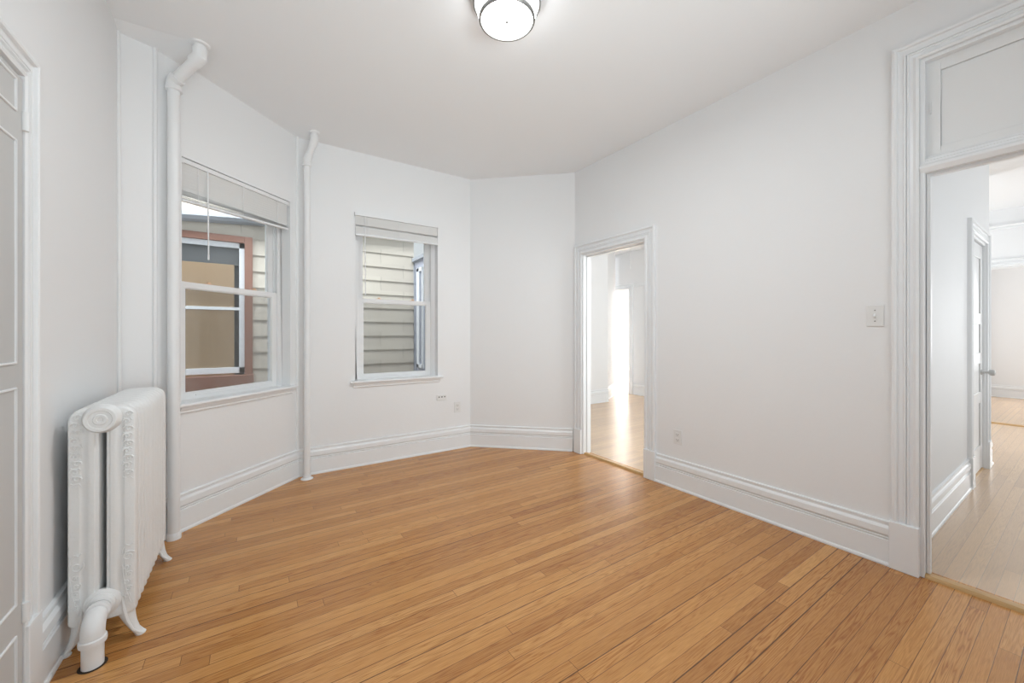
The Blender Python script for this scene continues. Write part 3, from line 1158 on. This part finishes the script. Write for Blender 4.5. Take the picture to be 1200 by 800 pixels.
# ---------------------------------------------------------------- heating risers
def riser(bx, by, r, ztop, tx, ty, label, flange=True):
    root = thing('riser_pipe', (bx, by, 0), label, 'pipe')
    mb = MB()
    mb.tube([(bx, by, 0.0), (bx, by, ztop - 0.02)], r, 24)
    obj('pipe', mb, M_PIPE, root)
    ztt = H - 0.075
    # lower elbow with collars
    d = (Vector((tx, ty, ztt)) - Vector((bx, by, ztop))).normalized()
    mb = MB()
    P = Vector((bx, by, ztop))
    pts = [P + Vector((0, 0, -0.045)), P + Vector((0, 0, -0.018)), P + Vector((0, 0, 0)) * 1 + d * 0.004, P + d * 0.022, P + d * 0.045]
    mb.tube([tuple(p) for p in pts], [r * 1.28, r * 1.22, r * 1.25, r * 1.22, r * 1.28], 20)
    mb.lathe([(r * 1.2, -0.055), (r * 1.36, -0.052), (r * 1.36, -0.036), (r * 1.2, -0.032)], tuple(P), 'z', 24)
    obj('lower_elbow', mb, M_PIPE, root)
    mb = MB()
    T = Vector((tx, ty, ztt))
    mb.tube([tuple(P + d * 0.03), tuple(T - d * 0.02)], r, 20)
    obj('offset_pipe', mb, M_PIPE, root)
    mb = MB()
    up = Vector((0, 0, 1))
    mb.tube([tuple(T - d * 0.050), tuple(T - d * 0.022), tuple(T), tuple(T + up * 0.02), tuple(T + up * 0.045)],
            [r * 1.28, r * 1.22, r * 1.25, r * 1.2, r * 1.22], 20)
    mb.tube([tuple(T + up * 0.04), (tx, ty, H)], r, 20)
    obj('upper_elbow', mb, M_PIPE, root)
    mb = MB()
    mb.lathe([(r * 1.0, H - 0.012), (r * 1.5, H - 0.008), (r * 1.65, H)], (tx, ty, 0), 'z', 28)
    obj('ceiling_collar', mb, M_PIPE, root)
    if flange:
        mb = MB()
        mb.lathe([(r * 1.9, 0.0), (r * 1.9, 0.004), (r * 1.5, 0.010), (r * 1.25, 0.016), (r * 1.2, 0.030), (r, 0.032)], (bx, by, 0), 'z', 32)
        obj('floor_flange', mb, M_PIPE, root)
    else:
        mb = MB()
        mb.lathe([(r * 1.18, 0.0), (r * 1.22, 0.03), (r * 1.0, 0.042)], (bx, by, 0), 'z', 32)
        obj('base_collar', mb, M_PIPE, root)
    return root


riser(-0.402, 3.135, 0.031, 2.790, -0.262, 2.975, 'thick white heating riser left of the larger window', False)
riser(0.392, 3.800, 0.026, 2.755, 0.440, 3.725, 'slim white heating riser with floor flange between the two windows')

# ---------------------------------------------------------------- ceiling lamp
LX, LY = 1.084, 1.680
lamp = thing('ceiling_light', (LX, LY, H), 'round flush ceiling light with frosted glass and nickel rings, switched on', 'ceiling light')
mb = MB()
mb.lathe([(0.150, H), (0.170, H), (0.173, H - 0.012), (0.173, H - 0.046), (0.165, H - 0.050), (0.159, H - 0.046), (0.159, H - 0.004)], (LX, LY, 0), 'z', 64, ring=True)
obj('mounting_ring', mb, M_NICKEL, lamp)
mb = MB()
mb.lathe([(0.158, H - 0.040), (0.158, H - 0.060), (0.150, H - 0.090), (0.137, H - 0.122), (0.134, H - 0.1245), (0.060, H - 0.129), (0.004, H - 0.130)], (LX, LY, 0), 'z', 64)
obj('glass_shade', mb, M_LAMP, lamp)
mb = MB()
mb.lathe([(0.1365, H - 0.118), (0.142, H - 0.113), (0.1435, H - 0.127), (0.139, H - 0.132), (0.1325, H - 0.131), (0.1325, H - 0.125)], (LX, LY, 0), 'z', 64, ring=True)
obj('lower_ring', mb, M_NICKEL, lamp)
mb = MB()
mb.lathe([(0.009, H - 0.129), (0.009, H - 0.133), (0.006, H - 0.139), (0.001, H - 0.141)], (LX, LY, 0), 'z', 20)
obj('finial', mb, M_NICKEL, lamp)
bd = bpy.data.lights.new('lamp_bulb', 'AREA')
bd.shape = 'DISK'
bd.size = 0.26
bd.energy = LAMP_DOWN
bd.color = (0.92, 0.97, 1.0)
bo = bpy.data.objects.new('lamp_bulb', bd)
COL.objects.link(bo)
bo.parent = lamp
bo.location = (0, 0, -0.150)

# ---------------------------------------------------------------- room through the middle doorway
F_B1 = frame((2.975, 5.07), (5.50, 5.07))
wall('wall_living_north', F_B1, 0, F_B1.len, 0.12, 'bright white wall seen through the middle doorway')
baseboard('baseboard_living_north', F_B1, 0, F_B1.len, 0, 0, 'baseboard on the bright wall beyond the middle doorway')
F_B2 = frame((5.50, 5.15), (6.30, 5.60))
wall('wall_living_angled', F_B2, 0, F_B2.len, 0.12, 'recessed bright wall beside the far opening')
baseboard('baseboard_living_angled', F_B2, 0, F_B2.len, 0, 0, 'baseboard beside the far opening')
F_B3 = frame((6.62, 9.5), (6.62, 0.7))      # outwards +X


def yb(y):
    return 9.5 - y


DB = (yb(6.40), yb(5.50), 0, 2.21)
wall('wall_living_east', F_B3, 0, 8.8, 0.12, 'far wall of the next room with the bright opening', [DB])
baseboard('baseboard_living_east', F_B3, yb(5.38), yb(0.7), 0, 0, 'baseboard on the far wall of the next room')
d4 = door_frame('door_4', F_B3, DB, 0.12, 'bright far opening seen through the middle doorway')
box_part('plinth_block', F_B3, (DB[1] - 0.003, DB[1] + 0.11, -0.034, 0, 0, 0.25), M_TRIM, d4)
mb = MB()
mb.box(yb(5.38), yb(0.7), -0.018, 0, 2.235, 2.275, F_B3)
structure(obj('trim_7', mb, M_TRIM, bevel=0.003), 'picture rail on the far wall of the next room', 'trim')
F_BW = frame((2.975, 3.1), (2.975, 5.2))
mb = MB()
mb.box(0.06, 2.1, 0, 0.095, 0, H, F_BW)
structure(obj('wall_living_west', mb, M_WALL), 'white wall of the next room, beside the middle doorway', 'wall')
# partition between that room and the hall: its hall face has the closet door
F_H = frame((2.975, 0.60), (5.96, 0.60))
DH = (1.965, 2.72, 0, 2.09)
wall('wall_hall', F_H, 0, F_H.len, 0.11, 'white hall wall seen through the right doorway', [DH])
baseboard('baseboard_hall', F_H, 0, DH[0] - 0.105, 0, 0, 'white baseboard along the hall wall')
baseboard('baseboard_hall_end', F_H, DH[1] + 0.105, F_H.len, 0, 0, 'short baseboard beyond the hall door')
d5 = door_frame('door_5', F_H, DH, 0.11, 'white panelled door in the hall wall')
box_part('plinth_block', F_H, (DH[0] - 0.110, DH[0] + 0.003, -0.032, 0, 0, 0.25), M_TRIM, d5)
box_part('plinth_block', F_H, (DH[1] - 0.003, DH[1] + 0.110, -0.032, 0, 0, 0.25), M_TRIM, d5)
mb = MB()
a, b = DH[0] + 0.02, DH[1] - 0.02
st = 0.11
mb.box(a, a + st, 0.012, 0.052, 0.012, 2.065, F_H)
mb.box(b - st, b, 0.012, 0.052, 0.012, 2.065, F_H)
hp = [(0.23, 0.62), (0.72, 0.98), (1.08, 1.34), (1.44, 1.94)]
zc = 0.012
for p0, p1 in hp:
    mb.box(a + st, b - st, 0.012, 0.052, zc, p0, F_H)
    mb.box(a + st, b - st, 0.019, 0.046, p0, p1, F_H)
    zc = p1
mb.box(a + st, b - st, 0.012, 0.052, zc, 2.065, F_H)
obj('door_leaf', mb, M_DOOR, d5, 0.004)
mb = MB()
c = F_H(b - 0.06, 0.012, 0.90)
mb.lathe([(0.027, 0.0), (0.026, -0.006), (0.010, -0.009), (0.009, -0.040), (0.024, -0.050), (0.029, -0.064), (0.024, -0.080), (0.006, -0.086)],
         (c[0], c[1], 0.90), 'y', 24)
obj('door_knob', mb, M_DOORL, d5)
for zc in (0.35, 1.75):
    mb = MB()
    c = F_H(a + 0.004, 0.006, zc)
    mb.tube([(c[0], c[1], zc - 0.045), (c[0], c[1], zc + 0.045)], 0.007, 10)
    obj('hinge', mb, M_DOOR, d5)
threshold('trim_8', F_H, DH[0] + 0.02, DH[1] - 0.02, 0.0, 0.11, 'golden oak sill under the hall door', 0.010)
# wall end return
F_HE = frame((5.96, 0.60), (5.96, 0.71))
# cased opening at the end of the hall
F_HF = frame((8.65, 3.2), (8.65, -1.0))


def yh(y):
    return 3.2 - y


DF = (yh(1.55), yh(-0.45), 0, 2.19)
wall('wall_hall_end', F_HF, 0, 4.2, 0.12, 'white wall over the wide opening at the end of the hall', [DF])
d6 = door_frame('door_6', F_HF, DF, 0.12, 'wide cased opening at the end of the hall')
threshold('trim_9', F_HF, DF[0] + 0.018, DF[1] - 0.018, 0.0, 0.10, 'golden oak threshold strip at the end of the hall')
mb = MB()
prof = [(0, 2.70), (-0.016, 2.70), (-0.022, 2.715), (-0.014, 2.735), (-0.030, 2.750), (-0.030, 2.765), (0, 2.77)]
mb.loft([[F_HF(0, p, z) for p, z in prof], [F_HF(4.2, p, z) for p, z in prof]])
structure(obj('trim_10', mb, M_TRIM), 'picture rail across the wall at the end of the hall', 'trim')
# hall's unseen sides
F_HS = frame((8.65, -0.9), (2.975, -0.9))
wall('wall_hall_south', F_HS, 0, 5.675, 0.1, 'white wall on the unseen side of the hall')
# front room beyond the hall
F_FE = frame((12.42, 3.2), (12.42, -1.9))
wall('wall_front_east', F_FE, 0, 5.1, 0.12, 'far white wall of the front room')
baseboard('baseboard_front_east', F_FE, 0, 5.1, 0, 0, 'baseboard on the far wall of the front room')
F_FN = frame((8.77, 1.26), (12.42, 1.26))
wall('wall_front_north', F_FN, 0.9, 3.65, 0.12, 'side wall of the front room')
baseboard('baseboard_front_north', F_FN, 0.9, 3.65, 0, 1, 'baseboard on the side wall of the front room')
F_FS = frame((12.42, -1.9), (8.65, -1.9))
wall('wall_front_south', F_FS, 0, 3.77, 0.12, 'window side wall of the front room')
# far room behind the next room's opening
F_CE = frame((10.7, 12.0), (10.7, 3.2))
wall('wall_far_east', F_CE, 0, 8.8, 0.12, 'brightest far wall seen through two doorways')
baseboard('baseboard_far_east', F_CE, 0, 8.8, 0, 0, 'baseboard on the brightest far wall')
F_CN = frame((6.74, 11.8), (10.7, 11.8))
wall('wall_far_north', F_CN, 0, 3.96, 0.12, 'end wall of the farthest room')
F_CS = frame((10.7, 3.2), (6.74, 3.2))
wall('wall_far_south', F_CS, 0, 3.96, 0.10, 'near wall of the farthest room')
# pull cord hanging in the next room
mb = MB()
mb.tube([(5.60, 4.635, H), (5.60, 4.635, 2.46)], 0.0035, 8)
mb.lathe([(0.003, 2.46), (0.009, 2.45), (0.010, 2.43), (0.004, 2.415)], (5.60, 4.635, 0), 'z', 12)
tag(obj('pull_cord', mb, M_PLATE), 'thin pale pull cord hanging high in the room beyond the middle doorway', 'cord')

# ---------------------------------------------------------------- outside
mb = MB()
mb.box(-4.0, 6.0, 4.2, 12.0, -1.0, -0.9)
structure(obj('ground', mb, M_CONC), 'grey concrete between the houses', 'ground')

YN = 5.30
nb = thing('neighbor_house', (0.2, YN + 1.5, -0.9), 'neighbouring house with pale shingle siding, seen through both windows', 'house')
F_N = frame((-3.0, YN), (1.87, YN))


def xn(x):
    return x + 3.0


# shingle courses as slightly overlapping slabs with a window hole
WN = (xn(-1.02), xn(-0.02), 0.74, 2.31)     # brown trimmed opening
mb = MB()
z = -0.9
PT = 0.183
z = 2.144 - PT * 17
while z < 2.60:
    def course(u0, u1):
        prof = [(0.006, z), (-0.012, z), (0.0, z + PT), (0.02, z + PT)]
        mb.loft([[F_N(u0, p, q) for p, q in prof], [F_N(u1, p, q) for p, q in prof]])
    if z + PT > WN[2] and z < WN[3]:
        course(0, WN[0])
        course(WN[1], 4.87)
    else:
        course(0, 4.87)
    z += PT
mb.box(0, WN[0], 0.02, 0.15, -0.9, 2.60, F_N)
mb.box(WN[1], 4.87, 0.02, 0.15, -0.9, 2.60, F_N)
mb.box(WN[0], WN[1], 0.02, 0.15, -0.9, WN[2], F_N)
mb.box(WN[0], WN[1], 0.02, 0.15, WN[3], 2.60, F_N)
obj('siding_wall', mb, M_SIDING, nb)
# brown surround
mb = MB()
bw = 0.075
mb.box(WN[0] - 0.02, WN[0] + bw - 0.02, -0.035, 0.06, 0.72, 2.33, F_N)
mb.box(WN[1] - bw + 0.02, WN[1] + 0.02, -0.035, 0.06, 0.72, 2.33, F_N)
mb.box(WN[0] - 0.02, WN[1] + 0.02, -0.030, 0.06, 2.262, 2.335, F_N)
mb.box(WN[0] - 0.03, WN[1] + 0.03, -0.075, 0.08, 0.62, 0.80, F_N)
nt_ = obj('brown_window_trim', mb, M_BROWN, nb, 0.003)
# white storm frame with meeting rail
mb = MB()
sa, sb = WN[0] + 0.055, WN[1] - 0.050
mb.box(sa, sa + 0.055, 0.0, 0.04, 0.82, 2.262, F_N)
mb.box(sb - 0.055, sb, 0.0, 0.04, 0.82, 2.262, F_N)
mb.box(sa, sb, 0.0, 0.04, 2.205, 2.262, F_N)
mb.box(sa, sb, 0.0, 0.04, 0.82, 0.885, F_N)
mb.box(sa, sb, 0.005, 0.045, 1.515, 1.548, F_N)
obj('storm_frame', mb, M_WHITEALU, nb, 0.002)
mb = MB()
mb.box(sa + 0.05, sb - 0.05, 0.018, 0.024, 0.88, 2.21, F_N)
obj('storm_pane', mb, M_GLASS2, nb)
mb = MB()
mb.box(sa, sb - 0.10, 0.026, 0.029, 0.80, 2.02, F_N)
obj('tan_shade', mb, M_SHADE, nb)
mb = MB()
zz = 2.02
while zz < 2.26:
    prof = [(0.062, zz), (0.068, zz + 0.019), (0.070, zz + 0.019), (0.064, zz)]
    mb.loft([[F_N(sa, p, q) for p, q in prof], [F_N(sb, p, q) for p, q in prof]])
    zz += 0.020
obj('grey_slats', mb, M_GREYBLIND, nb)
mb = MB()
mb.box(sa - 0.02, sb + 0.03, 0.12, 0.13, 0.70, 2.30, F_N)
obj('window_backing', mb, M_GREYBLIND, nb)
# gutter and eave
mb = MB()
g = []
prof = [(-0.11, 0.05), (-0.12, 0.0), (-0.10, -0.035), (-0.05, -0.05), (-0.012, -0.045), (0.02, 0.0), (0.02, 0.06)]
for x, zc in ((-3.0, 2.30), (1.90, 2.66)):
    g.append([(x, YN + p, zc + q) for p, q in prof])
mb.loft(g)
obj('gutter', mb, M_GUTTER, nb)
mb = MB()
mb.loft([[(-3.0, YN + 0.02, 2.34), (-3.0, YN + 0.15, 2.34), (-3.0, YN + 1.6, 2.46), (-3.0, YN + 1.6, 2.40)],
         [(1.88, YN + 0.02, 2.70), (1.88, YN + 0.15, 2.70), (1.88, YN + 1.6, 2.80), (1.88, YN + 1.6, 2.74)]])
obj('roof_edge', mb, M_EAVE, nb)
mb = MB()
mb.box(-0.46, -0.29, YN + 0.5, YN + 0.9, 2.45, 2.76)
mb.box(-0.48, -0.27, YN + 0.46, YN + 0.94, 2.73, 2.77)
obj('roof_vent_box', mb, M_EAVE, nb, 0.005)

# the bay of the same row, at the right of window 2
by = thing('neighbor_bay', (2.3, 5.1, -0.9), 'bluish house bay with tall white window at the right of the smaller window', 'bay')
mb = MB()
mb.box(1.88, 2.9, 4.92, 5.45, 0.74, 2.25)
mb.box(1.95, 2.9, 4.98, 5.45, -0.9, 0.74)
obj('bay_wall', mb, M_BAY, by)
mb = MB()
mb.box(1.84, 2.95, 4.86, 5.29, 2.25, 2.30)
obj('bay_cap', mb, M_GUTTER, by, 0.004)
mb = MB()
mb.box(1.80, 2.95, 4.84, 5.28, 0.66, 0.74)
obj('bay_ledge', mb, M_LEDGE, by, 0.006)
mb = MB()
mb.box(1.855, 1.885, 5.06, 5.14, 0.80, 2.14)
mb.box(1.855, 1.885, 4.925, 4.950, 0.80, 2.14)
mb.box(1.855, 1.885, 4.925, 5.14, 0.80, 0.85)
mb.box(1.855, 1.885, 4.925, 5.14, 2.09, 2.14)
obj('bay_window_frame', mb, M_WHITEALU, by, 0.003)
mb = MB()
mb.box(1.868, 1.881, 4.950, 5.06, 0.85, 2.09)
obj('bay_window_pane', mb, M_GLASS2, by)
mb = MB()
mb.tube([(1.862, 5.20, 0.75), (1.862, 5.235, 1.5), (1.862, 5.26, 2.2)], 0.008, 8)
obj('cable', mb, M_GUTTER, by)
